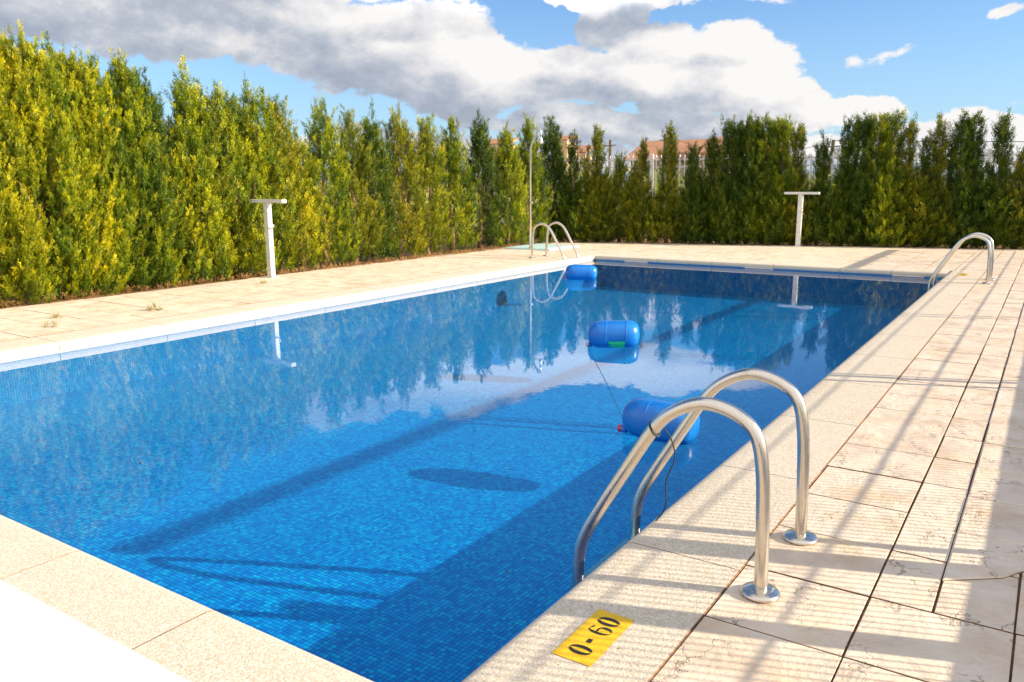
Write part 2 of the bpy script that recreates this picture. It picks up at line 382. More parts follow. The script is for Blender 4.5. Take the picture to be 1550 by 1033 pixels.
# pool basin: sloping floor and four walls
ZN, ZF = -.52, -.68
V = [(XL, YN, ZN), (XR, YN, ZN), (XR, YF, ZF), (XL, YF, ZF)]
mesh_f = mesh('pool_floor', V, [(0, 1, 2, 3)], TF); tag(mesh_f, kind='structure')
def wallm(name, a, b, za, zb, m, n):
    t = .12; n = Vector((n[0], n[1], 0)) * t
    a0, b0 = Vector((a[0], a[1], za - .1)), Vector((b[0], b[1], zb - .1)); a1, b1 = Vector((a[0], a[1], -.0815)), Vector((b[0], b[1], -.0815))
    vs = [a0, b0, b1, a1, a0 + n, b0 + n, b1 + n, a1 + n]
    tag(mesh(name, vs, [(0, 1, 2, 3), (4, 7, 6, 5), (0, 3, 7, 4), (1, 5, 6, 2), (3, 2, 6, 7), (0, 4, 5, 1)], m), kind='structure')
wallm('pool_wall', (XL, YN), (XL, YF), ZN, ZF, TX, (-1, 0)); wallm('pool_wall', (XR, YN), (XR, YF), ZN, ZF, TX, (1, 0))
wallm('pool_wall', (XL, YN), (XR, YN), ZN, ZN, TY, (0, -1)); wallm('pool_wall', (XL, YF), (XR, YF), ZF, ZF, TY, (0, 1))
tag(mesh('pool_liner_strip', [(XL + .002, YN, ZW - .012), (XL + .002, YF, ZW - .012), (XL + .002, YF, -.081), (XL + .002, YN, -.081)], [(0, 1, 2, 3)], COPE), kind='structure')
tag(mesh('water', [(XL, YN, ZW), (XR, YN, ZW), (XR, YF, ZW), (XL, YF, ZW)], [(0, 1, 2, 3)], WATER), kind='structure')

# slabs: each a chamfered block, gathered in one paving mesh
class Slabs:
    def __init__(s): s.v = []; s.f = []; s.r = []; s.mi = []; s.g = random.Random(3)
    def quad(s, pts, ztop=0.0, zb=-.03, ch=.002, gap=.0046):
        c = sum((Vector((p[0], p[1], 0)) for p in pts), Vector()) / len(pts)
        n = len(pts)
        jit = [Vector((s.g.uniform(-.0022, .0022), s.g.uniform(-.0022, .0022))) for _ in range(n)]
        def inset(d):
            out = []
            for i in range(n):
                p = Vector(pts[i][:2]) + jit[i]; a = Vector(pts[i - 1][:2]); b = Vector(pts[(i + 1) % n][:2])
                e1 = (a - p).normalized(); e2 = (b - p).normalized(); cr = abs(e1.x * e2.y - e1.y * e2.x)
                out.append(p + (e1 + e2) * (d / max(cr, .3)))
            return out
        z = ztop + s.g.uniform(-.0015, .0015); tx, ty = s.g.uniform(-.004, .004), s.g.uniform(-.004, .004)
        i0 = len(s.v); g0 = gap * s.g.uniform(.7, 1.5)
        for d, zz in ((g0, zb), (g0, z - ch * .7), (g0 + ch, z)):
            for p in inset(d):
                q = zz if zz == zb else zz + tx * (p.x - c.x) + ty * (p.y - c.y)
                s.v.append((p.x, p.y, q))
        for L in range(2):
            for k in range(n):
                k2 = (k + 1) % n
                s.f.append((i0 + L * n + k, i0 + L * n + k2, i0 + (L + 1) * n + k2, i0 + (L + 1) * n + k))
        s.f.append(tuple(i0 + 2 * n + k for k in range(n)))
        s.r += [s.g.random()] * (2 * n + 1); s.mi += [1] * n + [0] * (n + 1)
    def rect(s, x0, x1, y0, y1, **k): s.quad([(x0, y0), (x1, y0), (x1, y1), (x0, y1)], **k)
    def build(s, name, m):
        o = mesh(name, s.v, s.f, [m, JOINT], mi=s.mi); a = o.data.attributes.new('rnd', 'FLOAT', 'FACE'); a.data.foreach_set('value', s.r)
        return tag(o, kind='structure')
S = Slabs(); P_ = .49; CW = .51
y0 = 3.21 - 15 * P_
rows = [y0 + P_ * i for i in range(0, 60)]
rightx = [XR + CW, -.455, .03, .52, 1.0, 1.49, 1.98, 2.47, 2.96]
XRJ = XR + CW
for i in range(len(rows) - 1):
    a, b = rows[i], rows[i + 1]
    if b < YD0: continue
    # right terrace
    for j in range(len(rightx) - 1):
        x0, x1 = rightx[j], rightx[j + 1]
        ylim = hedge_y((x0 + x1) / 2) - .05
        if a >= ylim: continue
        bb = min(b, ylim)
        if bb - a < .08: continue
        if j == 1 and b > 3.4:                      # narrow cut strip beside the raised walk
            S.rect(x0, -.235, a, bb); S.rect(-.235, x1, a, bb); continue
        S.rect(x0, x1, a, bb)
# near terrace (in front of the near coping)
xs = [XRJ - P_ * i for i in range(1, 25)]
for i in range(len(rows) - 1):
    a, b = rows[i], rows[i + 1]
    if b < YD0 or a > YN - CW - .02: continue
    bb = min(b, YN - CW)
    for x in [XRJ] + xs[:-1]:
        if x - P_ < XD0: continue
        if bb - a > .06: S.rect(x - P_, x, a, bb)
# left terrace: long slabs laid across
ly = [5.2 - .97 / 2 * 8 + .485 * i for i in range(0, 40)]
for i in range(len(ly) - 1):
    a, b = ly[i], ly[i + 1]
    if a < YN - CW: continue
    xe = -11.38 - .02 * math.sin(i)
    off = 0 if i % 2 else .48
    xx = [-9.06, -9.06 - .48 - off * .5, -9.06 - .97 - off * .5, -9.06 - 1.46 - off * .5, -11.1, xe - .2 if a > 9 else xe - .1]
    for x1, x0 in zip(xx[:-1], xx[1:]):
        if b > YF + .5 and x1 > -9.2: pass
        yl = hedge_y((x0 + x1) / 2) - .05
        if a < yl - .08 and x1 - x0 > .05: S.rect(x0, x1, a, min(b, yl))
# far terrace
fy = [YF + CW + .485 * i for i in range(0, 16)]
for i in range(len(fy) - 1):
    x = XRJ; n = 0
    while x - P_ > -9.06 - .3:
        x0, x1 = max(x - P_, -9.055), x
        yl = hedge_y((x0 + x1) / 2) - .05
        if fy[i] < yl - .08 and x1 - x0 > .06: S.rect(x0, x1, fy[i], min(fy[i + 1], yl))
        x -= P_
S.build('terrace_paving', SLAB)
# raised walk on the right, with its slanted front edge
S2 = Slabs(); XW = -.235
ye = [4.05 + .52 * i for i in range(0, 34)]
S2.quad([(XW, 3.5), (-.03, 3.655), (.04, 3.78), (.30, 4.05), (XW, 4.05)], ztop=.008, zb=-.01, ch=.008, gap=.002)
for i in range(len(ye) - 1):
    if ye[i + 1] > 22.3: break
    S2.rect(XW, .30, ye[i], ye[i + 1], ztop=.008, zb=-.01, ch=.007, gap=.003)
    S2.rect(.30, .84, ye[i], ye[i + 1], ztop=.008, zb=-.01, ch=.007, gap=.003)
S2.build('raised_walk', SLAB)

# coping: bullnosed stones round the pool
CT = .080
def coping_seg(vs, fs, rr, p0, p1, inward, outer, r):
    """p0->p1 along the water edge; inward unit 2D towards the water; profile swept between the ends"""
    prof = [(-CW, 0.0), (-CW + .004, .0035), (-.26, .004), (-.12, .004), (-.045, .003), (-.022, -.002), (-.006, -.012), (.0, -.030), (-.002, -.060), (-.014, -CT), (-.10, -CT), (-CW, -CT)]
    prof = [(d + .022, z) if d > -.4 else (d, z) for d, z in prof]
    i0 = len(vs); gap = .003
    L = (Vector(p1) - Vector(p0)).normalized()
    for s_, p, cut in ((0, Vector(p0), outer[0]), (1, Vector(p1), outer[1])):
        for d, z in prof:
            q = p + Vector(inward) * d + L * ((gap if s_ == 0 else -gap) + cut * (-d))
            vs.append((q.x, q.y, z))
    n = len(prof)
    for k in range(n):
        k2 = (k + 1) % n
        fs.append((i0 + k, i0 + k2, i0 + n + k2, i0 + n + k)); rr.append(r)
    fs.append(tuple(i0 + k for k in range(n - 1, -1, -1))); fs.append(tuple(i0 + n + k for k in range(n))); rr.extend([r, r])
vs, fs, rr = [], [], []
def edge_line(joints, fixed, axis, inward, m0, m1):
    for i in range(len(joints) - 1):
        a, b = joints[i], joints[i + 1]
        p0, p1 = ((a, fixed), (b, fixed)) if axis == 'x' else ((fixed, a), (fixed, b))
        coping_seg(vs, fs, rr, p0, p1, inward, (m0 if i == 0 else 0, m1 if i == len(joints) - 2 else 0), rng.random())
edge_line([YN - CW, 3.14, 4.35, 5.57, 6.8, 8.0, 9.23, 10.45, 11.67, 12.9, 14.1, 15.3, YF + CW], XR, 'y', (-1, 0), 0, 0)
edge_line([YN - CW, 1.8, 3.03, 4.254, 5.487, 6.746, 7.963, 9.2, 10.4, 11.63, 12.86, 14.1, 15.3, YF + CW], XL, 'y', (1, 0), 0, 0)
edge_line([XL + .02 + .003, -7.6, -6.65, -5.4, -4.44, -3.48, -2.54, XR - .025], YN, 'x', (0, 1), 0, 0)
edge_line([XL + .02 + .003, -6.987, -5.778, -4.53, -3.284, -2.402, XR - .025], YF, 'x', (0, -1), 0, 0)
co = mesh('pool_coping', vs, fs, [COPE, JOINT], mi=[1 if (k % 14) in (0, 11, 12, 13) else 0 for k in range(len(fs))]); a = co.data.attributes.new('rnd', 'FLOAT', 'FACE'); a.data.foreach_set('value', rr)
co.data.polygons.foreach_set('use_smooth', [True] * len(co.data.polygons))
md = co.modifiers.new('split', 'EDGE_SPLIT'); md.split_angle = R_(40)
tag(co, kind='structure')
# distant hills
hv, hf = [], []; nh = 60
for i in range(nh + 1):
    a = R_(-75 + 130 * i / nh); r = 2600
    z = 20 + 22 * (.5 + .5 * math.sin(i * .7)) * (.5 + .5 * math.sin(i * .23 + 1)) + 8 * math.sin(i * 1.9)
    hv += [(math.sin(a) * r, math.cos(a) * r, -5), (math.sin(a) * (r + 250), math.cos(a) * (r + 250), z), (math.sin(a) * (r + 900), math.cos(a) * (r + 900), -5)]
for i in range(nh):
    b = i * 3; hf += [(b, b + 3, b + 4, b + 1), (b + 1, b + 4, b + 5, b + 2)]
tag(mesh('hills', hv, hf, HILLM, smooth=True), kind='structure')

# ------------------------------------------------------------------ foliage (numpy)
def leaf_mesh(name, quads, tint, m, parent=None):
    """quads: (K,4,3) array; tint: (K,)"""
    K_ = len(quads); me = bpy.data.meshes.new(name)
    me.vertices.add(K_ * 4); me.vertices.foreach_set('co', quads.astype(np.float32).ravel())
    me.loops.add(K_ * 4); me.loops.foreach_set('vertex_index', np.arange(K_ * 4, dtype=np.int32))
    me.polygons.add(K_); me.polygons.foreach_set('loop_start', np.arange(0, K_ * 4, 4, dtype=np.int32))
    me.polygons.foreach_set('loop_total', np.full(K_, 4, dtype=np.int32))
    a = me.attributes.new('tint', 'FLOAT', 'FACE'); a.data.foreach_set('value', np.clip(tint, 0, 1).astype(np.float32))
    me.update(calc_edges=True)
    return link(name, me, m, parent)
def unit(a): return a / (np.linalg.norm(a, axis=-1, keepdims=True) + 1e-9)
def sprays(rs, base, axis, L, rad, F, Q, leaf, tuft_t):
    """tufts (T) of fronds (F) of leaflets (Q) -> quads, tint"""
    T = len(base)
    s = rs.random((T, F)) ** .8
    rnd = unit(rs.normal(size=(T, F, 3)))
    perp = unit(rnd - axis[:, None] * np.sum(rnd * axis[:, None], -1, keepdims=True))
    fb = base[:, None] + axis[:, None] * (s * L[:, None])[..., None] + perp * (rad[:, None] * (1.05 - s) * rs.random((T, F)) ** .5)[..., None]
    fd = unit(axis[:, None] * 1.25 + perp * .55 + rs.normal(size=(T, F, 3)) * .18 + np.array([0, 0, .25]))
    fl = leaf * (2.3 + 1.6 * rs.random((T, F)))
    side = unit(np.cross(fd, unit(rs.normal(size=(T, F, 3)))))
    q = (np.arange(Q) + .5) / Q
    sg = np.where(np.arange(Q) % 2 == 0, 1.0, -1.0); sg[-1] = 0
    lb = fb[:, :, None] + fd[:, :, None] * (fl[..., None] * q * .85)[..., None]
    ld = unit(fd[:, :, None] + side[:, :, None] * (sg * .8)[:, None] + rs.normal(size=(T, F, Q, 3)) * .15)
    ll = (leaf * (1.15 - .35 * q))[None, None, :] * (.8 + .4 * rs.random((T, F, Q)))
    nn = unit(np.cross(fd, side))[:, :, None] + rs.normal(size=(T, F, Q, 3)) * .5
    lw = unit(np.cross(ld, nn)) * (ll * .20)[..., None]
    a = lb; c = lb + ld * ll[..., None]; mid = lb + ld * (ll * .45)[..., None]
    quads = np.stack([a, mid + lw, c, mid - lw], axis=-2).reshape(-1, 4, 3)
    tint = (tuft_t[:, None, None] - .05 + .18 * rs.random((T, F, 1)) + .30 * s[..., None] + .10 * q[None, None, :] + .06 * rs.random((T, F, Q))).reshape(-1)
    return quads, tint
def cypress(name, loc, leaders, dens, F, Q, leaf, m, label, group, seed, tb=0.0, branches=None):
    """leaders: list of (dx, dy, profile [(z, r)...], weight); z measured from the ground"""
    rs = np.random.RandomState(seed)
    root = empty(name, loc, label=label, cat='cypress tree', group=group)
    B_, A_, L_, R2, TT = [], [], [], [], []
    for (dx, dy, prof, wgt) in leaders:
        zs = np.array([p[0] for p in prof]); rr_ = np.array([p[1] for p in prof])
        area = float(np.trapezoid(rr_, zs) if hasattr(np, 'trapezoid') else np.trapz(rr_, zs)) * 6.28
        T = int(dens * area * wgt) + 8
        zz = rs.uniform(zs[0], zs[-1], T * 4); rz = np.interp(zz, zs, rr_)
        keep = rs.random(T * 4) < rz / rr_.max(); zz = zz[keep][:T]; T = len(zz)
        rz = np.interp(zz, zs, rr_); th = rs.random(T) * 6.283
        lump = 1 + sum(a_ * np.sin(mm * th + nn_ * zz + ph) for a_, mm, nn_, ph in
                       [(.20, 3, 1.1, rs.rand() * 6), (.20, 5, -.8, rs.rand() * 6), (.09, 2, 5.0, rs.rand() * 6), (.08, 8, 4.0, rs.rand() * 6)])
        layer = rs.random(T); rf = np.where(layer < .62, .80 + .2 * rs.random(T), np.where(layer < .9, .55 + .25 * rs.random(T), .2 + .3 * rs.random(T)))
        rad = rz * lump * rf * np.where(rs.random(T) < .10, 1.14, 1.0)
        o = np.stack([np.cos(th), np.sin(th), np.zeros(T)], -1)
        p = o * rad[:, None]; p[:, 0] += dx; p[:, 1] += dy; p[:, 2] = zz
        top = np.clip((zz - zs[0]) / (zs[-1] - zs[0]), 0, 1)
        ax = unit(o * (.46 - .36 * top)[:, None] + np.array([0, 0, 1.0]) * (.85 + .15 * top)[:, None] + rs.normal(size=(T, 3)) * .17)
        Lf = (.24 + .26 * rs.random(T)) * np.where(rs.random(T) < .08, 1.35, 1.0) * (1 - .25 * top)
        B_.append(p); A_.append(ax); L_.append(Lf); R2.append(.030 + .024 * rs.random(T))
        patch = .5 + .5 * np.sin(2.1 * th + 1.7 * zz + rs.rand() * 6) * np.sin(1.3 * zz + rs.rand() * 6)
        TT.append(tb + .0 + .24 * patch + .26 * rs.random(T))
    q, t = sprays(rs, np.concatenate(B_), np.concatenate(A_), np.concatenate(L_), np.concatenate(R2), F, Q, leaf, np.concatenate(TT))
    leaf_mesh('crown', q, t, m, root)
    zt = max(pr[-1][0] for _, _, pr, _ in leaders)
    # trunk with limbs
    vs, fs = [], []
    def addt(pts, r):
        v_, f_ = tube(pts, r, 7); b = len(vs); vs.extend(v_); fs.extend(tuple(i + b for i in f) for f in f_)
    for (dx, dy, prof, _) in leaders:
        h_ = prof[-1][0]; n_ = 7
        pts = [(dx * min(1, i / 3) + .03 * rs.randn(), dy * min(1, i / 3) + .03 * rs.randn(), -.08 + (h_ - .35) * i / (n_ - 1)) for i in range(n_)]
        addt(pts, [.05 * (1 - .8 * i / (n_ - 1)) + .006 for i in range(n_)])
        for _k in range(7):
            z = rs.uniform(.3, h_ * .75); a_ = rs.rand() * 6.28; l_ = np.interp(z, [p[0] for p in prof], [p[1] for p in prof]) * .75
            addt([(dx, dy, z), (dx + math.cos(a_) * l_ * .5, dy + math.sin(a_) * l_ * .5, z + .15), (dx + math.cos(a_) * l_, dy + math.sin(a_) * l_, z + .38)], [.014, .010, .004])
    mesh('trunk', vs, fs, BARK, root, smooth=True)
    for pts, r in (branches or []):
        v_, f_ = tube(spline(pts, 4), r, 7); mesh('bare_branch', v_, f_, BARK, root, smooth=True)
    return root

ORD = ['first', 'second', 'third', 'fourth', 'fifth', 'sixth', 'seventh', 'eighth', 'ninth', 'tenth', 'eleventh', 'twelfth', 'thirteenth',
       'fourteenth', 'fifteenth', 'sixteenth', 'seventeenth', 'eighteenth', 'nineteenth', 'twentieth', 'twenty-first', 'twenty-second', 'twenty-third', 'twenty-fourth', 'twenty-fifth', 'twenty-sixth']
# left hedge: (u of the tip, v of the tip, crown material, shoulder radius, tip radius, remark)
LEFT = [(-150, 40, LIME, .55, .30, None), (-62, 30, LIME, .55, .32, None), (18, 52, LIME, .55, .34, 'bare brown branches showing'), (62, 64, GREEN, .50, .30, 'ragged top'), (98, 82, LIME, .50, .22, 'yellow tips'),
 (136, 92, GREEN, .50, .26, 'rounded top'), (176, 84, GREEN, .50, .24, 'feathery spire'), (212, 108, DEEP, .48, .22, 'sloping right shoulder'), (243, 185, LIME, .45, .20, 'low yellow top below a sky gap'), (274, 98, GREEN, .48, .16, 'thin tall spire'),
 (304, 132, OLIVE, .45, .20, 'flat top'), (336, 130, GREEN, .45, .19, 'dense green top'), (374, 130, GREEN, .46, .20, 'twin green tips'), (411, 144, OLIVE, .44, .15, 'leaning forked tip'), (448, 200, LIME, .42, .16, 'low lime tip'),
 (483, 156, GREEN, .46, .20, 'broad fanned top'), (531, 168, OLIVE, .44, .15, 'slim column with brown top'), (562, 163, DEEP, .42, .17, 'dark narrow column'), (598, 164, OLIVE, .46, .22, 'wide speckled top'), (640, 178, LIME, .44, .19, 'blunt yellow top'),
 (681, 180, GREEN, .44, .17, 'short square tip'), (724, 172, DEEP, .44, .15, 'dark forked tip'), (768, 188, GREEN, .42, .16, 'pointed tip left of the shower pole'), (800, 178, GREEN, .42, .20, 'full top behind the shower head'), (831, 179, DEEP, .44, .19, 'dark corner tree right of the shower')]
for i, (u, v, m_, rb, rt, rem) in enumerate(LEFT):
    p = at_x(u, v + 5, -12.2 if i < 22 else -11.85); y, H = p.y, p.z
    near = y < 8.5
    r_ = random.Random(50 + i)
    zb = H * (.44 if i > 6 else .56)
    rt *= .72; prof = [(-.1, rb * 1.05), (.25, rb * 1.0), (.8, rb * .95), (zb, rb * .85), (zb + (H - zb) * .35, (rb + rt) * .42), (H - .62, rt), (H - .34, rt * .6), (H - .16, .02)]
    lead = [(0, 0, prof, 1.0)]
    for k in range(2 if rt > .18 else 1):
        a_ = r_.uniform(-1.2, 1.2) + (math.pi if k else 0); dd = rb * .45
        H2 = H - r_.uniform(.12, .45)
        lead.append((math.sin(a_) * .1, math.cos(a_) * dd, [(H * .45, .12), (H * .6, .22), (H2 - .35, .14), (H2, .02)], 1.1))
    br = None
    if i == 2:
        br = [([(.15, -.1, .9), (.30, .0, 1.25), (.38, .16, 1.6), (.33, .15, 2.0)], .014), ([(.25, .45, .35), (.40, .52, .7), (.40, .50, 1.15), (.33, .62, 1.5)], .011),
              ([(.30, 0, 1.25), (.42, -.2, 1.40), (.38, -.30, 1.65)], .010), ([(.38, .16, 1.6), (.43, .33, 1.72), (.36, .5, 1.95)], .009)]
    col = {'cypress_green': 'mid green', 'cypress_yellow_green': 'yellow-green', 'cypress_olive': 'olive', 'cypress_deep_green': 'deep green'}[m_.name]
    lab = f"{col} cypress{', ' + rem if rem else ''}, {ORD[i]} from left in sunlit hedge"
    cypress('cypress_tree', (p.x - .02 * (i % 3), y, 0), lead, 92 if near else 74, 30 if near else 20, 6 if near else 5, .027 if near else .036, m_, lab,
            'cypress trees of the left hedge', 100 + i, tb=r_.uniform(-.09, .03), branches=br)
# far hedge: (tip u, tip v, material, tip radius, base radius, remark)
FAR = [(868, 203, DEEP, .17, .42, 'slim pointed top'), (888, 232, OLIVE, .12, .34, 'short thin top'), (905, 195, OLIVE, .19, .42, 'tall slim top'), (938, 237, OLIVE, .22, .40, 'short plump top in front of the pickets'), (973, 217, OLIVE, .16, .42, 'narrow column top'),
 (1015, 193, OLIVE, .22, .48, 'tallest slim top before the tiled roof'), (1050, 224, DEEP, .22, .42, 'stubby cone top'), (1080, 209, DEEP, .24, .48, 'cone top before the house wall'), (1112, 188, DEEP, .30, .50, 'flat-cut block top, left edge'),
 (1138, 187, DEEP, .32, .50, 'flat-cut block top, middle'), (1162, 188, GREEN, .32, .50, 'flat-cut block top, inner right'), (1186, 186, GREEN, .28, .50, 'flat-cut block top, right edge'), (1212, 193, OLIVE, .20, .44, 'thin column behind the T post'), (1247, 213, DEEP, .22, .44, 'low cone left of the utility pole'),
 (1284, 189, DEEP, .21, .46, 'right of the utility pole'), (1308, 183, DEEP, .29, .50, 'clipped block top, left edge'), (1332, 182, GREEN, .30, .50, 'clipped block top, middle'), (1352, 180, GREEN, .26, .50, 'clipped block top, right edge'), (1380, 182, OLIVE, .16, .44, 'slim pointed column'),
 (1402, 215, DEEP, .12, .38, 'thin low twig top'), (1424, 180, OLIVE, .24, .46, 'tall open column'), (1460, 180, DEEP, .26, .48, 'left half of a twin column'), (1480, 177, DEEP, .24, .46, 'right half of a twin column'), (1520, 180, DEEP, .20, .46, 'tall lone column near right edge'), (1551, 225, OLIVE, .18, .44, 'cut by the right edge of the view'), (1590, 190, DEEP, .25, .48, 'beyond the right edge of the view')]
for i, (u, v, m_, rt, rb, rem) in enumerate(FAR):
    x = at_y(u, v, 21.5).x; yb = hedge_y(x) + .36
    p = at_y(u, v, yb); H = p.z
    zb = 1.12 if rt < .27 else 1.6
    blk = rt > .255; rt *= .68 if blk else .42; prof = [(-.1, rb * 1.05), (.3, rb * .95), (zb * .6, rb * .8), (zb - .15, rb * (.62 if blk else .42)), (zb + .2, max(rt * 1.2, rb * .22)), (H - .8, rt * 1.1), (H - .5, rt * 1.0), (H - .30, rt * (.95 if blk else .55)), (H - .16, .10 if blk else .02)]
    lead = [(0, 0, prof, 1.35 if blk else 1.6)]
    if not blk and i % 2 == 0: lead.append((.22 if i % 4 else -.22, .05, [(.6, .12), (1.1, .2), (1.4, .10), (1.65 + .12 * (i % 3), .02)], 1.0))
    lab = f"{'olive' if m_ is OLIVE else 'green' if m_ is GREEN else 'dark green'} cypress, {rem}, {ORD[i]} from left in far hedge"
    cypress('cypress_tree', (p.x, p.y, 0), lead, 84, 20, 4, .042, m_, lab, 'cypress trees of the far hedge', 300 + i, tb=-.05)
# low infill shrubs are the trees' own skirts; litter at their foot
rs = np.random.RandomState(5)
n = 1000
yy = rs.uniform(4.0, 18.6, n); xx = np.interp(yy, [4, 8, 12, 16.5, 18.5], [-11.62, -11.62, -11.42, -11.3, -11.45]) - np.abs(rs.normal(0, .07, n)) - .02
base = np.stack([xx, yy, np.full(n, -.02)], -1)
q, t = sprays(rs, base, unit(rs.normal(size=(n, 3)) * .6 + [0, 0, .5]), np.full(n, .05), np.full(n, .05), 3, 4, .028, rs.random(n) * .5)
q2 = q; tag(leaf_mesh('dry_leaf_litter', q2, t, DRY), label='orange-brown dry leaf litter along the foot of the left hedge', cat='leaf litter', kind='stuff')

# bushes beyond the fence
for i, (u, v, y, r) in enumerate([(875, 262, 27, 1.1), (925, 262, 28, .9), (965, 268, 26.5, .9), (1000, 258, 29, 1.2), (1060, 262, 27, 1.1), (1160, 262, 28, 1.3), (1240, 268, 27, 1.1), (1290, 275, 28, 1.0), (1395, 275, 28, 1.1), (1500, 278, 29, 1.1)]):
    p = at_y(u, v, y); rs = np.random.RandomState(700 + i); T = 260
    o = unit(rs.normal(size=(T, 3))); o[:, 2] = np.abs(o[:, 2])
    b = o * np.array([r, r * .8, p.z * .9]) * (.6 + .4 * rs.random((T, 1)))
    q, t = sprays(rs, b, unit(o + [0, 0, .4]), np.full(T, .3), np.full(T, .16), 12, 4, .09, .1 + .3 * rs.random(T))
    root = empty('bush', (p.x, y, -.06), label=f"bright yellow-green bush behind the white fence, {ORD[i]} from the left", cat='bush', group='bushes beyond the fence')
    leaf_mesh('foliage', q, t, BUSHM, root)
    v_, f_ = tube([(0, 0, -.05), (.03, 0, .5), (0, .04, p.z * .6)], [.05, .04, .015], 6); mesh('stem', v_, f_, BARK, root)

# ------------------------------------------------------------------ white picket fences
def fence(name, a, b, h, pitch, pr, rails, posts, label, base_h=0.0, wall_t=.2, low=None):
    A, B_ = Vector(a), Vector(b); D = (B_ - A); L = D.length; rz = math.atan2(D.y, D.x)
    root = empty(name, (A.x, A.y, 0), rz, label=label, cat='fence')
    vs, fs = [], []
    n = int(L / pitch)
    for i in range(n + 1):
        x = i * pitch
        z1 = h if low is None or x > low[0] else low[1]
        v_, f_ = tube([(x, 0, base_h), (x, 0, z1 - .05), (x, 0, z1)], [pr, pr, pr * .3], 6); k = len(vs); vs.extend(v_); fs.extend(tuple(q + k for q in f) for f in f_)
    o = mesh('pickets', vs, fs, WHITEP, root); o['kind'] = 'stuff'
    for z, rr2 in rails:
        bm = bmesh.new(); box(bm, low[0] if low and z > low[1] else 0, L, -rr2 * .6, rr2 * .6, z - rr2, z + rr2); bmobj('rail', bm, WHITEP, root)
    for x, w in posts:
        bm = bmesh.new(); box(bm, x - w, x + w, -w - .004, w + .004, base_h - .02, (h if low is None or x > low[0] - .1 else low[1]) + .03); bmobj('post', bm, WHITEP, root, bevel=.006, seg=1)
    if base_h > .05:
        bm = bmesh.new(); box(bm, -.1, L + .1, -wall_t / 2, wall_t / 2, -.1, base_h); bmobj('base_wall', bm, RENDER, root, bevel=.01)
    return root
XFN = 1.02
def fy_(ydeck, xdeck): return ydeck + (XFN - xdeck) * math.tan(SUN_AZ)
FY0 = -5.0
posts = []
for ys, w in ((2.82, .05), (3.50, .06), (3.72, .022), (7.15, .018), (7.33, .028), (7.42, .012), (10.98, .018), (11.15, .016), (14.9, .02), (18.8, .03), (-1.2, .05)):
    posts.append((fy_(ys, -.5) - FY0, w))
fence('picket_fence', (XFN, FY0), (XFN, 22.6), 1.80, .045, .0042, [(.72, .006), (.985, .005), (1.74, .045)], posts,
      'white picket fence on a low wall beside the right-hand walk, casting the striped shadows', base_h=.45, low=(4.45 - FY0, 1.16))
fence('picket_fence', (-16.5, 22.3), (4.0, 27.2), 2.42, .145, .024, [(2.28, .022), (2.06, .022), (.3, .03)], [(3.05 * i, .05) for i in range(0, 7)],
      'white metal picket fence standing behind the far hedge')

# ------------------------------------------------------------------ ladders
LP = [(-.82, -.0), (-.825, .25), (-.838, .50), (-.872, .645), (-.955, .715), (-1.08, .738), (-1.20, .690), (-1.29, .600), (-1.42, .385), (-1.545, .170), (-1.605, .055), (-1.632, -.045), (-1.64, -.25), (-1.64, -.52)]
LP = [(x - (-.82), z) for x, z in LP]
def ladder(loc, flip, label):
    root = empty('pool_ladder', loc, math.pi if flip else 0, label=label, cat='pool ladder', group='stainless steel pool ladders')
    for s in (0, 1):
        y = s * .60 * (-1 if flip else 1)
        dense = spline([(x, y, z) for x, z in LP], 8)
        v_, f_ = tube(dense, .0265, 24); mesh('handrail', v_, f_, STEEL, root, smooth=True)
        v_, f_ = lathe([(.030, .0), (.074, .0), (.077, .004), (.076, .010), (.068, .018), (.040, .022), (.028, .023)], 40)
        mesh('flange', [(a_, b_ + y, c_ + .001) for a_, b_, c_ in v_], f_, STEEL, root, smooth=True)
    for z in (-.22, -.44):
        bm = bmesh.new(); yl = 0 if not flip else -.6
        box(bm, -.865, -.775, yl + .01, yl + .59, z - .012, z + .012); bmobj('tread', bm, STEEL, root, bevel=.005)
    return root
ladder((-.82, 2.99, .004), False, 'stainless steel pool ladder in the right foreground beside the yellow depth mark')
ladder((-.79, 14.72, .004), False, 'stainless steel pool ladder at the far right corner of the pool')
ladder((-9.36, 14.86, .004), True, 'stainless steel pool ladder on the left side of the pool near the shower')

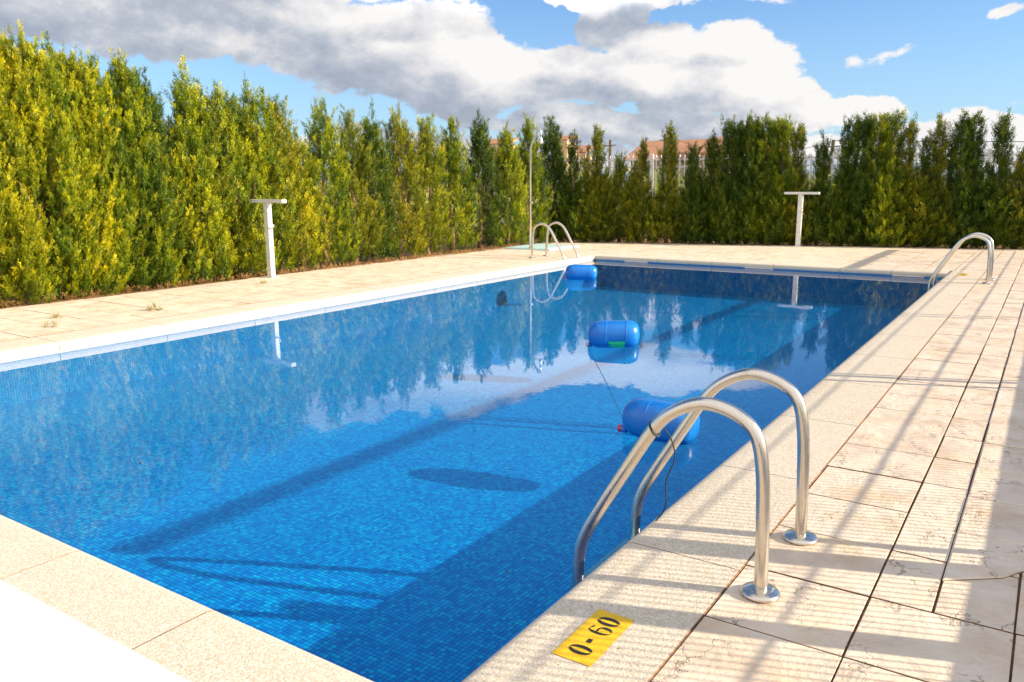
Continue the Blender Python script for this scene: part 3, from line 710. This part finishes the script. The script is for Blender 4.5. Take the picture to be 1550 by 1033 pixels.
# ------------------------------------------------------------------ floating blue containers
def barrel(loc, rz, L, r, label, cap=None, tilt=0.0, roll=0.0, mark=False):
    root = empty('floating_container', loc, rz, label=label, cat='plastic container', group='blue containers floating in the pool')
    prof = [(.0001, -L / 2), (r * .35, -L / 2 + .006), (r * .60, -L / 2 + .020), (r * .80, -L / 2 + .048), (r * .93, -L / 2 + .088), (r * .99, -L / 2 + .13), (r, -L * .16), (r, -L * .145), (r * 1.012, -L * .14), (r * 1.012, -L * .132), (r, -L * .127), (r, -L * .11),
            (r, L * .225), (r, L * .243), (r * 1.012, L * .248), (r * 1.012, L * .256), (r, L * .261), (r, L * .27), (r * .975, L / 2 - .10), (r * .90, L / 2 - .058), (r * .74, L / 2 - .026), (r * .5, L / 2 - .008), (.0001, L / 2)]
    v_, f_ = lathe(prof, 40)
    def sq(x, y):  # rounded-square section, as on a jerrycan
        th = math.atan2(y, x); rr_ = math.hypot(x, y); return rr_ * (abs(math.cos(th)) ** 2.5 + abs(math.sin(th)) ** 2.5) ** (-1 / 2.5) * .97
    M = Matrix.Rotation(tilt, 4, 'Y') @ Matrix.Rotation(roll, 4, 'X')
    def T(x, y, z):
        rr_ = sq(x, y); th = math.atan2(y, x); return M @ Vector((z, rr_ * math.cos(th), rr_ * math.sin(th) * .92))
    mesh('body', [T(*p) for p in v_], f_, BLUEP, root, smooth=True)
    v2, f2 = lathe([(.026, 0), (.026, .024), (.021, .028)], 16)
    c_ = M @ Vector((-L / 2 + .0, -r * .35, -r * .62))
    v3, f3 = lathe([(.026, 0), (.026, .05)], 14)
    mesh('neck', [Vector((-z, x, y)) + c_ + Vector((.05, 0, 0)) for x, y, z in v3], f3, BLUEP, root, smooth=True)
    mesh('cap', [Vector((-z, x, y)) + c_ + Vector((.012, 0, 0)) for x, y, z in v2], f2, REDP, root)
    if mark:
        vs, fs = [], []
        for i in range(9):
            for j in range(5):
                th = R_(200 + 32 * j / 4); z = -L * .10 + L * .33 * i / 8 * (1 - .35 * j / 4) + .05 * j / 4
                vs.append(T((r + .004) * math.cos(th), (r + .004) * math.sin(th), z))
        for i in range(8):
            for j in range(4): a_ = i * 5 + j; fs.append((a_, a_ + 1, a_ + 6, a_ + 5))
        mesh('paper_mark', vs, fs, GREENP, root)
    return root
barrel((-7.10, 12.95, -.005), R_(28), .58, .155, 'blue plastic container floating beside the left ladder, smallest of the three', tilt=R_(1))
barrel((-3.87, 7.80, -.015), R_(24), .56, .165, 'blue plastic container with green mark floating in the middle of the pool', mark=True, tilt=R_(-2))
barrel((-2.13, 5.04, -.015), R_(4), .53, .152, 'blue plastic container floating behind the foreground ladder, nearest of the three', tilt=R_(3))
# cords
def cord(pts, r, name, label):
    v_, f_ = tube(spline(pts, 8), r, 6); return tag(mesh(name, v_, f_, ROPE, smooth=True), label=label, cat='rope')
a_ = at_z(900, 545, ZW + .004); b_ = at_z(918, 580, ZW + .004); c_ = at_z(942, 632, ZW + .01)
cord([(-4.09, 7.58, -.09), a_, b_, c_, (-2.36, 5.0, -.08)], .0016, 'thin_rope', 'thin dark rope on the water between the middle and nearest blue containers')
yl = 2.99
k1 = at_y(991, 650, yl); pts = [k1 + Vector((.022, .02, .015)), k1 + Vector((.03, .035, -.01)), at_z(1018, 668, .42) * 1]
p3 = at_y(1020, 700, 3.2); p4 = at_y(1005, 740, 3.3); p5 = at_y(1003, 778, 3.38)
cord([k1 + Vector((.03, .03, 0)), at_y(1017, 668, 3.08), at_y(1021, 695, 3.2), at_y(1008, 730, 3.3), at_y(1004, 775, 3.4), Vector((-1.60, 3.5, -.16))], .0032, 'mooring_rope', 'dark mooring rope tied to the foreground ladder and hanging into the water')
# ring of the knot round the tube
d_ = Vector((-.086, 0, -.130)).normalized(); e1 = Vector((0, 1, 0)); e2 = d_.cross(e1)
ring = [k1 + (e1 * math.cos(t_) + e2 * math.sin(t_)) * .030 + d_ * .012 * math.sin(t_) for t_ in [2 * math.pi * i / 20 for i in range(21)]]
v_, f_ = tube(ring, .004, 6); o = mesh('rope_knot', v_, f_, ROPE, smooth=True); tag(o, label='turn of dark cord wrapped round the near handrail of the foreground ladder', cat='rope')

# ------------------------------------------------------------------ T posts
def tpost(loc, label, hook):
    root = empty('t_post', loc, 0, label=label, cat='T post', group='white T posts beside the hedges')
    bm = bmesh.new(); box(bm, -.055, .055, -.045, .045, -.02, 1.285); bmobj('post', bm, CHIPPED, root, bevel=.006)
    bm = bmesh.new(); box(bm, -.40, .44, -.055, .055, 1.287, 1.345); bmobj('crossbar', bm, CHIPPED, root, bevel=.006)
    bm = bmesh.new(); box(bm, -.09, .09, -.08, .08, -.01, .008); bmobj('base_plate', bm, CHIPPED, root, bevel=.003, seg=1)
    for bx in (-.072, .072):
        for by in (-.062, .062):
            v_, f_ = lathe([(.010, .008), (.010, .018), (.006, .022)], 6); mesh('bolt', [(a_ + bx, b_ + by, c_) for a_, b_, c_ in v_], f_, STEEL, root)
    if hook:
        v_, f_ = tube(spline([(.05, -.03, .87), (.10, -.04, .85), (.15, -.04, .87), (.18, -.04, .92)], 5), .012, 8); mesh('hook', v_, f_, CHIPPED, root, smooth=True)
    else:
        v_, f_ = tube([(.05, -.03, .82), (.085, -.04, .82)], .014, 8); mesh('hook', v_, f_, CHIPPED, root)
tpost((-11.33, 9.43, 0), 'white T-shaped post with a hook in front of the sunlit left hedge', True)
tpost((-5.32, 20.95, 0), 'white T-shaped post in front of the shaded far hedge', False)

# ------------------------------------------------------------------ shower
SX, SY = -10.60, 16.85
bm = bmesh.new(); box(bm, -.72, .60, -.18, 1.30, -.01, .035); bmobj_root = empty('shower_tray', (SX, SY, 0), 0, label='pale aqua shower tray on the paving at the hedge corner', cat='shower tray')
o = bmobj('rim', bm, AQUA, bmobj_root, bevel=.012)
bm = bmesh.new(); box(bm, -.60, .48, -.06, 1.18, .03, .040); bmobj('basin', bm, AQUA, bmobj_root, bevel=.004)
sh = empty('shower', (SX, SY, .035), 0, label='tall slim outdoor shower pole with a bent head at the hedge corner', cat='shower')
v_, f_ = tube([(0, -.10, 0), (0, -.10, .8), (0, -.10, 1.6), (.004, -.10, 2.38)] + spline([(.004, -.10, 2.38), (.06, -.10, 2.52), (.18, -.10, 2.73), (.23, -.10, 2.80), (.285, -.10, 2.76), (.295, -.10, 2.66)], 6)[1:], .026, 14)
mesh('pipe', v_, f_, STEEL, sh, smooth=True)
v_, f_ = lathe([(.052, -.03), (.056, .0), (.022, .10), (.018, .16)], 16); mesh('shower_head', [(a_ + .298, b_ - .10, c_ + 2.50) for a_, b_, c_ in v_], f_, STEEL, sh, smooth=True)
v_, f_ = lathe([(.06, 0), (.06, .012), (.03, .02)], 16); mesh('flange', [(a_, b_ - .10, c_) for a_, b_, c_ in v_], f_, STEEL, sh)
v_, f_ = tube([(-.03, -.10, 1.1), (.07, -.13, 1.1)], .02, 10); mesh('tap', v_, f_, STEEL, sh)

# ------------------------------------------------------------------ skimmer covers below the far coping
for x0, x1, w in ((-7.75, -7.2, 'near the left corner'), (-5.09, -4.52, 'in the middle of the far side'), (-2.38, -1.85, 'near the right corner')):
    bm = bmesh.new(); box(bm, x0, x1, YF - .035, YF - .002, -.095, -.082)
    tag(bmobj('skimmer_cover', bm, WHITEP, bevel=.004, seg=1), label=f'white skimmer cover strip under the far coping {w}', cat='skimmer cover', group='white skimmer covers')

# ------------------------------------------------------------------ painted depth marks
def digit0(cx_, cy_, hw, hl):
    """stencil zero lying on its side: long axis along x, reading along +y; two crescents"""
    polys = []
    for sgn in (1, -1):
        n_ = 12; out = []; inn = []
        for i in range(n_ + 1):
            t_ = R_(8 + 164 * i / n_)
            out.append((cx_ + hl * math.cos(t_), cy_ + sgn * hw * math.sin(t_)))
            inn.append((cx_ + hl * .80 * math.cos(t_), cy_ + sgn * (hw * .30 * math.sin(t_) + .002)))
        polys.append((out, inn))
    return polys
def depth_mark(ctr, label, sc=1.0):
    root = empty('depth_mark', ctr, 0, label=label, cat='depth marking')
    w, l = .075, .175
    rr_ = random.Random(4); pts = []
    cs = [(-w, -l), (w, -l), (w, l), (-w, l)]
    for k in range(4):
        a_, b_ = Vector(cs[k]), Vector(cs[(k + 1) % 4])
        for i in range(14): q = a_.lerp(b_, i / 14); pts.append((q.x + rr_.uniform(-.0012, .0012), q.y + rr_.uniform(-.0012, .0012), 0))
    mesh('yellow_panel', pts, [tuple(range(len(pts)))], YELLOW, root)
    vs, fs = [], []
    def strip(out, inn):
        b = len(vs); n_ = len(out); vs.extend([(x, y, .0015) for x, y in out]); vs.extend([(x, y, .0015) for x, y in inn])
        for i in range(n_ - 1): fs.append((b + i, b + i + 1, b + n_ + i + 1, b + n_ + i))
    for o_, i_ in digit0(0, -.105, .028, .044): strip(o_, i_)
    for o_, i_ in digit0(0, .110, .028, .044): strip(o_, i_)
    b = len(vs); vs.extend([(-.009, -.052, .0015), (.009, -.052, .0015), (.009, -.026, .0015), (-.009, -.026, .0015)]); fs.append((b, b + 1, b + 2, b + 3))
    # six: top of the figure towards the water (-x)
    cy6 = .042
    def arc(cx_, cy_, rx, ry, t0, t1, wo, wi, n_=14):
        out, inn = [], []
        for i in range(n_ + 1):
            t_ = R_(t0 + (t1 - t0) * i / n_); k_ = math.sin(math.pi * i / n_) ** .7
            out.append((cx_ + rx * math.cos(t_), cy_ + ry * math.sin(t_))); inn.append((cx_ + (rx - wi * (.25 + .75 * k_) * .5) * math.cos(t_), cy_ + (ry - wi * (.2 + .8 * k_)) * math.sin(t_)))
        strip(out, inn)
    arc(.0, cy6, .044, .028, 184, 356, 0, .014)            # long left-hand stroke (towards -y)
    arc(.016, cy6 + .004, .028, .025, 4, 172, 0, .015)     # right side of the bowl
    b = len(vs); vs.extend([(-.012, cy6 - .012, .0015), (-.012, cy6 + .012, .0015), (-.005, cy6 + .014, .0015), (-.005, cy6 - .012, .0015)]); fs.append((b, b + 1, b + 2, b + 3))   # top of the bowl
    b = len(vs); vs.extend([(-.041, cy6 - .001, .0015), (-.038, cy6 + .016, .0015), (-.030, cy6 + .021, .0015), (-.028, cy6 + .012, .0015), (-.035, cy6 + .002, .0015)]); fs.append((b, b + 1, b + 2, b + 3, b + 4))   # terminal
    mesh('black_figures', vs, fs, BLACK, root)
depth_mark((-1.222, 2.360, .0065), 'yellow painted depth mark reading 0-60 on the right coping in the foreground')
depth_mark((-1.235, 15.95, .0065), 'small yellow depth mark on the coping at the far right corner')

# ------------------------------------------------------------------ foreground white wall top
bm = bmesh.new(); box(bm, -2.6, -.12, .06, .411, 1.09, 1.15)
wl = empty('parapet_wall', (0, 0, 0), 0, label='overexposed white wall top, out of focus in the bottom left corner', cat='wall')
bmobj('wall_cap', bm, RENDER, wl, smooth=False, bevel=.018, seg=4)
bm = bmesh.new(); box(bm, -2.56, -.16, .12, .35, -.01, 1.088); bmobj('wall_body', bm, RENDER, wl, bevel=.01)

# ------------------------------------------------------------------ houses, poles beyond
def house(loc, rz, L, D, eave, ridge, label, wins, wallm_, hip=False, lean=0.0):
    root = empty('house', loc, rz, label=label, cat='house')
    if lean: D = 1.2
    bm = bmesh.new(); box(bm, 0, L, 0, D, -.3, eave); bmobj('wall', bm, wallm_, root)
    o = .08 if lean else .45; t = .12
    if lean:      # single-pitch roof
        vs = [(-o, -o, eave + .02), (L + o, -o, eave + .02), (L + o, D + o, ridge), (-o, D + o, ridge)]
        vs += [(x, y, z + t) for x, y, z in vs]; fs = [(3, 2, 1, 0), (4, 5, 6, 7), (0, 1, 5, 4), (1, 2, 6, 5), (2, 3, 7, 6), (3, 0, 4, 7)]
    else:
        hp = D * .45 if hip else -o + .001
        vs = [(-o, -o, eave + .02), (L + o, -o, eave + .02), (L + o, D + o, eave + .02), (-o, D + o, eave + .02), (hp, D / 2, ridge), (L - (hp if hip else -o), D / 2, ridge)]
        vs += [(-o, -o, eave - .1), (L + o, -o, eave - .1), (L + o, D + o, eave - .1), (-o, D + o, eave - .1)]
        fs = [(0, 1, 5, 4), (2, 3, 4, 5), (1, 2, 5), (3, 0, 4), (0, 6, 7, 1), (1, 7, 8, 2), (2, 8, 9, 3), (3, 9, 6, 0), (9, 8, 7, 6)]
    mesh('roof', vs, fs, ROOF, root)
    for (x, z, w, h_) in wins:
        bm = bmesh.new(); box(bm, x - w / 2, x + w / 2, -.03, .05, z - h_ / 2, z + h_ / 2); wn = bmobj('window', bm, DARKG, root)
        bm = bmesh.new(); box(bm, x - w / 2 - .08, x + w / 2 + .08, -.10, -.032, z - h_ / 2 - .10, z - h_ / 2 - .002); bmobj('sill', bm, WHITEP, wn)
    return root
# long low house behind the far fence
p0, p1 = at_y(955, 232, 60), at_y(1066, 228, 60)
house((p0.x, 60, 0), 0, p1.x - p0.x, 7, 3.35, 4.95, 'long low house with terracotta roof behind the fence, left of the taller one', [(1.2, 2.0, .8, 1.1), (3.4, 2.0, .9, 1.2), (5.0, 2.0, .8, 1.1)], WALLG)
p0, p1 = at_y(1062, 228, 58), at_y(1112, 214, 58)
house((p0.x + .1, 58, 0), 0, p1.x - p0.x + 1.2, 7, 3.7, 4.95, 'ochre house with terracotta roof partly hidden by the flat-cut cypresses', [(1.9, 2.8, .6, .9)], WALLC)
p0 = at_y(732, 215, 50)
house((p0.x, 50, 0), 0, 2.2, 5, 4.3, 4.75, 'small tiled roof showing above the corner of the left hedge', [(1.0, 3.0, .6, .8)], WALLC, lean=1)
p0, p1 = at_y(837, 206, 42), at_y(858, 206, 42)
house((p0.x, 42, 0), 0, p1.x - p0.x, 4, p0.z - .35, p0.z - .05, 'narrow ochre gable wall beside the corner cypress', [(.7, 2.2, .4, .5)], WALLC, lean=1)
p0, p1 = at_y(858, 226, 44), at_y(886, 231, 44)
house((p0.x, 44, 0), 0, p1.x - p0.x, 4, p1.z - .1, p1.z + .35, 'low dark-eaved shed to the right of the narrow gable wall', [], WALLC, lean=1)
for u, v, y, lab, w in ((924, 212, 45, 'short dark utility pole behind the left part of the far fence', False), (1007, 203, 45, 'slim dark utility pole standing before the tiled roof', False), (1262, 212, 45, 'leaning utility pole with wires between two far cypresses', True)):
    p = at_y(u, v, y); root = empty('utility_pole', (p.x, y, -.1), 0, label=lab, cat='utility pole', group='utility poles')
    v_, f_ = tube([(-.25 if w else 0, 0, 0), (0, 0, p.z + .1)], [.13, .09], 8); mesh('pole', v_, f_, WOOD, root)
    v_, f_ = tube([(-.35, 0, p.z - .25), (.35, 0, p.z - .22)], .03, 6); mesh('crossarm', v_, f_, WOOD, root)
pa, pb = at_y(1262, 213, 45), at_y(1007, 204, 45)
for k, (dz, x1, z1) in enumerate(((0, 30, 3.4), (-.9, 30, 2.6))):
    pts = [Vector((pa.x + (x1 - pa.x) * i / 12, 45 - 5 * i / 12, pa.z + dz + (z1 - pa.z - dz) * i / 12 - .5 * math.sin(math.pi * i / 12))) for i in range(13)]
    v_, f_ = tube(pts, .016, 5); tag(mesh('overhead_wire', v_, f_, WOOD), label=['upper', 'lower'][k] + ' overhead wire running right from the leaning utility pole', cat='wire')
pts = [pa.lerp(pb, i / 12) - Vector((0, 0, .9 * math.sin(math.pi * i / 12) + .05)) for i in range(13)]
v_, f_ = tube(pts, .014, 5); tag(mesh('overhead_wire', v_, f_, WOOD), label='sagging overhead wire between the slim and the leaning utility poles', cat='wire')

# ------------------------------------------------------------------ small things: weeds and floating leaves
for i, (u, v, sc, lab) in enumerate([(236, 470, 1.3, 'brown tuft of weed in a joint of the left paving'), (76, 495, 1.0, 'green sprout of weed in the left paving joint nearest the camera'), (86, 482, .8, 'flat brown weed beside the green sprout'), (398, 430, .8, 'small weed in the paving beside the left T post'), (1300, 700, .0, '')]):
    if not lab: continue
    p = at_z(u, v, 0); rs = np.random.RandomState(900 + i); T = 14
    b = np.stack([rs.normal(0, .014 * sc, T), rs.normal(0, .014 * sc, T), np.zeros(T)], -1)
    q, t = sprays(rs, b, unit(rs.normal(size=(T, 3)) * [1, 1, .2] + [0, 0, .5]), np.full(T, .05 * sc), np.full(T, .03 * sc), 4, 4, .018 * sc, .1 + .5 * rs.random(T))
    root = leaf_mesh('weed', q, t, WEED); root.location = p; tag(root, label=lab, cat='weed')
LW = ['right of the smallest blue container', 'left of the far T post reflection', 'right of the far T post reflection, just below it', 'nearest the far right ladder', 'farthest one in the middle of the pool',
      'left of the far T reflection', 'left of the shower reflection', 'nearest the left coping', 'above the middle blue container', 'right of the middle blue container', 'left of the middle container shadow',
      'beside the near T post reflection', 'just below the shower head reflection', 'on the left half of the near water', 'beside the shadow of the nearest container', 'lowest in the view, in the near shadow strip', 'left of the long rail shadow', 'close to the right coping beyond the ladder', 'between the nearest container and its shadow']
proto = None; rl = random.Random(12)
for i, (u, v, s) in enumerate([(935, 436, 3), (1066, 440, 2), (1236, 462, 3), (1310, 468, 2.4), (1018, 436, 1.6), (1090, 458, 2), (779, 455, 2.5), (728, 486, 2.0), (908, 482, 2), (1082, 482, 2), (605, 576, 1.6), (445, 556, 1.6), (815, 605, 1.2), (212, 702, 1.4), (772, 711, 1.2), (768, 866, 1.0), (370, 720, .9), (1230, 500, 2), (860, 700, 1)]):
    p = at_z(u, v, ZW + .003)
    if proto is None:
        vs = [(-.022, 0, 0), (-.010, .009, .002), (.008, .008, .001), (.024, 0, .003), (.008, -.009, .002), (-.010, -.008, .001)]
        proto = o = mesh('floating_leaf', vs, [(0, 1, 2, 3, 4, 5)], DEAD); a = o.data.attributes.new('tint', 'FLOAT', 'FACE'); a.data.foreach_set('value', [.5])
    else: o = proto.copy(); COL.objects.link(o)
    o.location = p; o.rotation_euler = (0, 0, rl.uniform(0, 6.28)); o.scale = (.55 * s, .55 * s, 1)
    tag(o, label='small dark dead leaf floating ' + LW[i], cat='leaf', group='dead leaves floating on the pool')
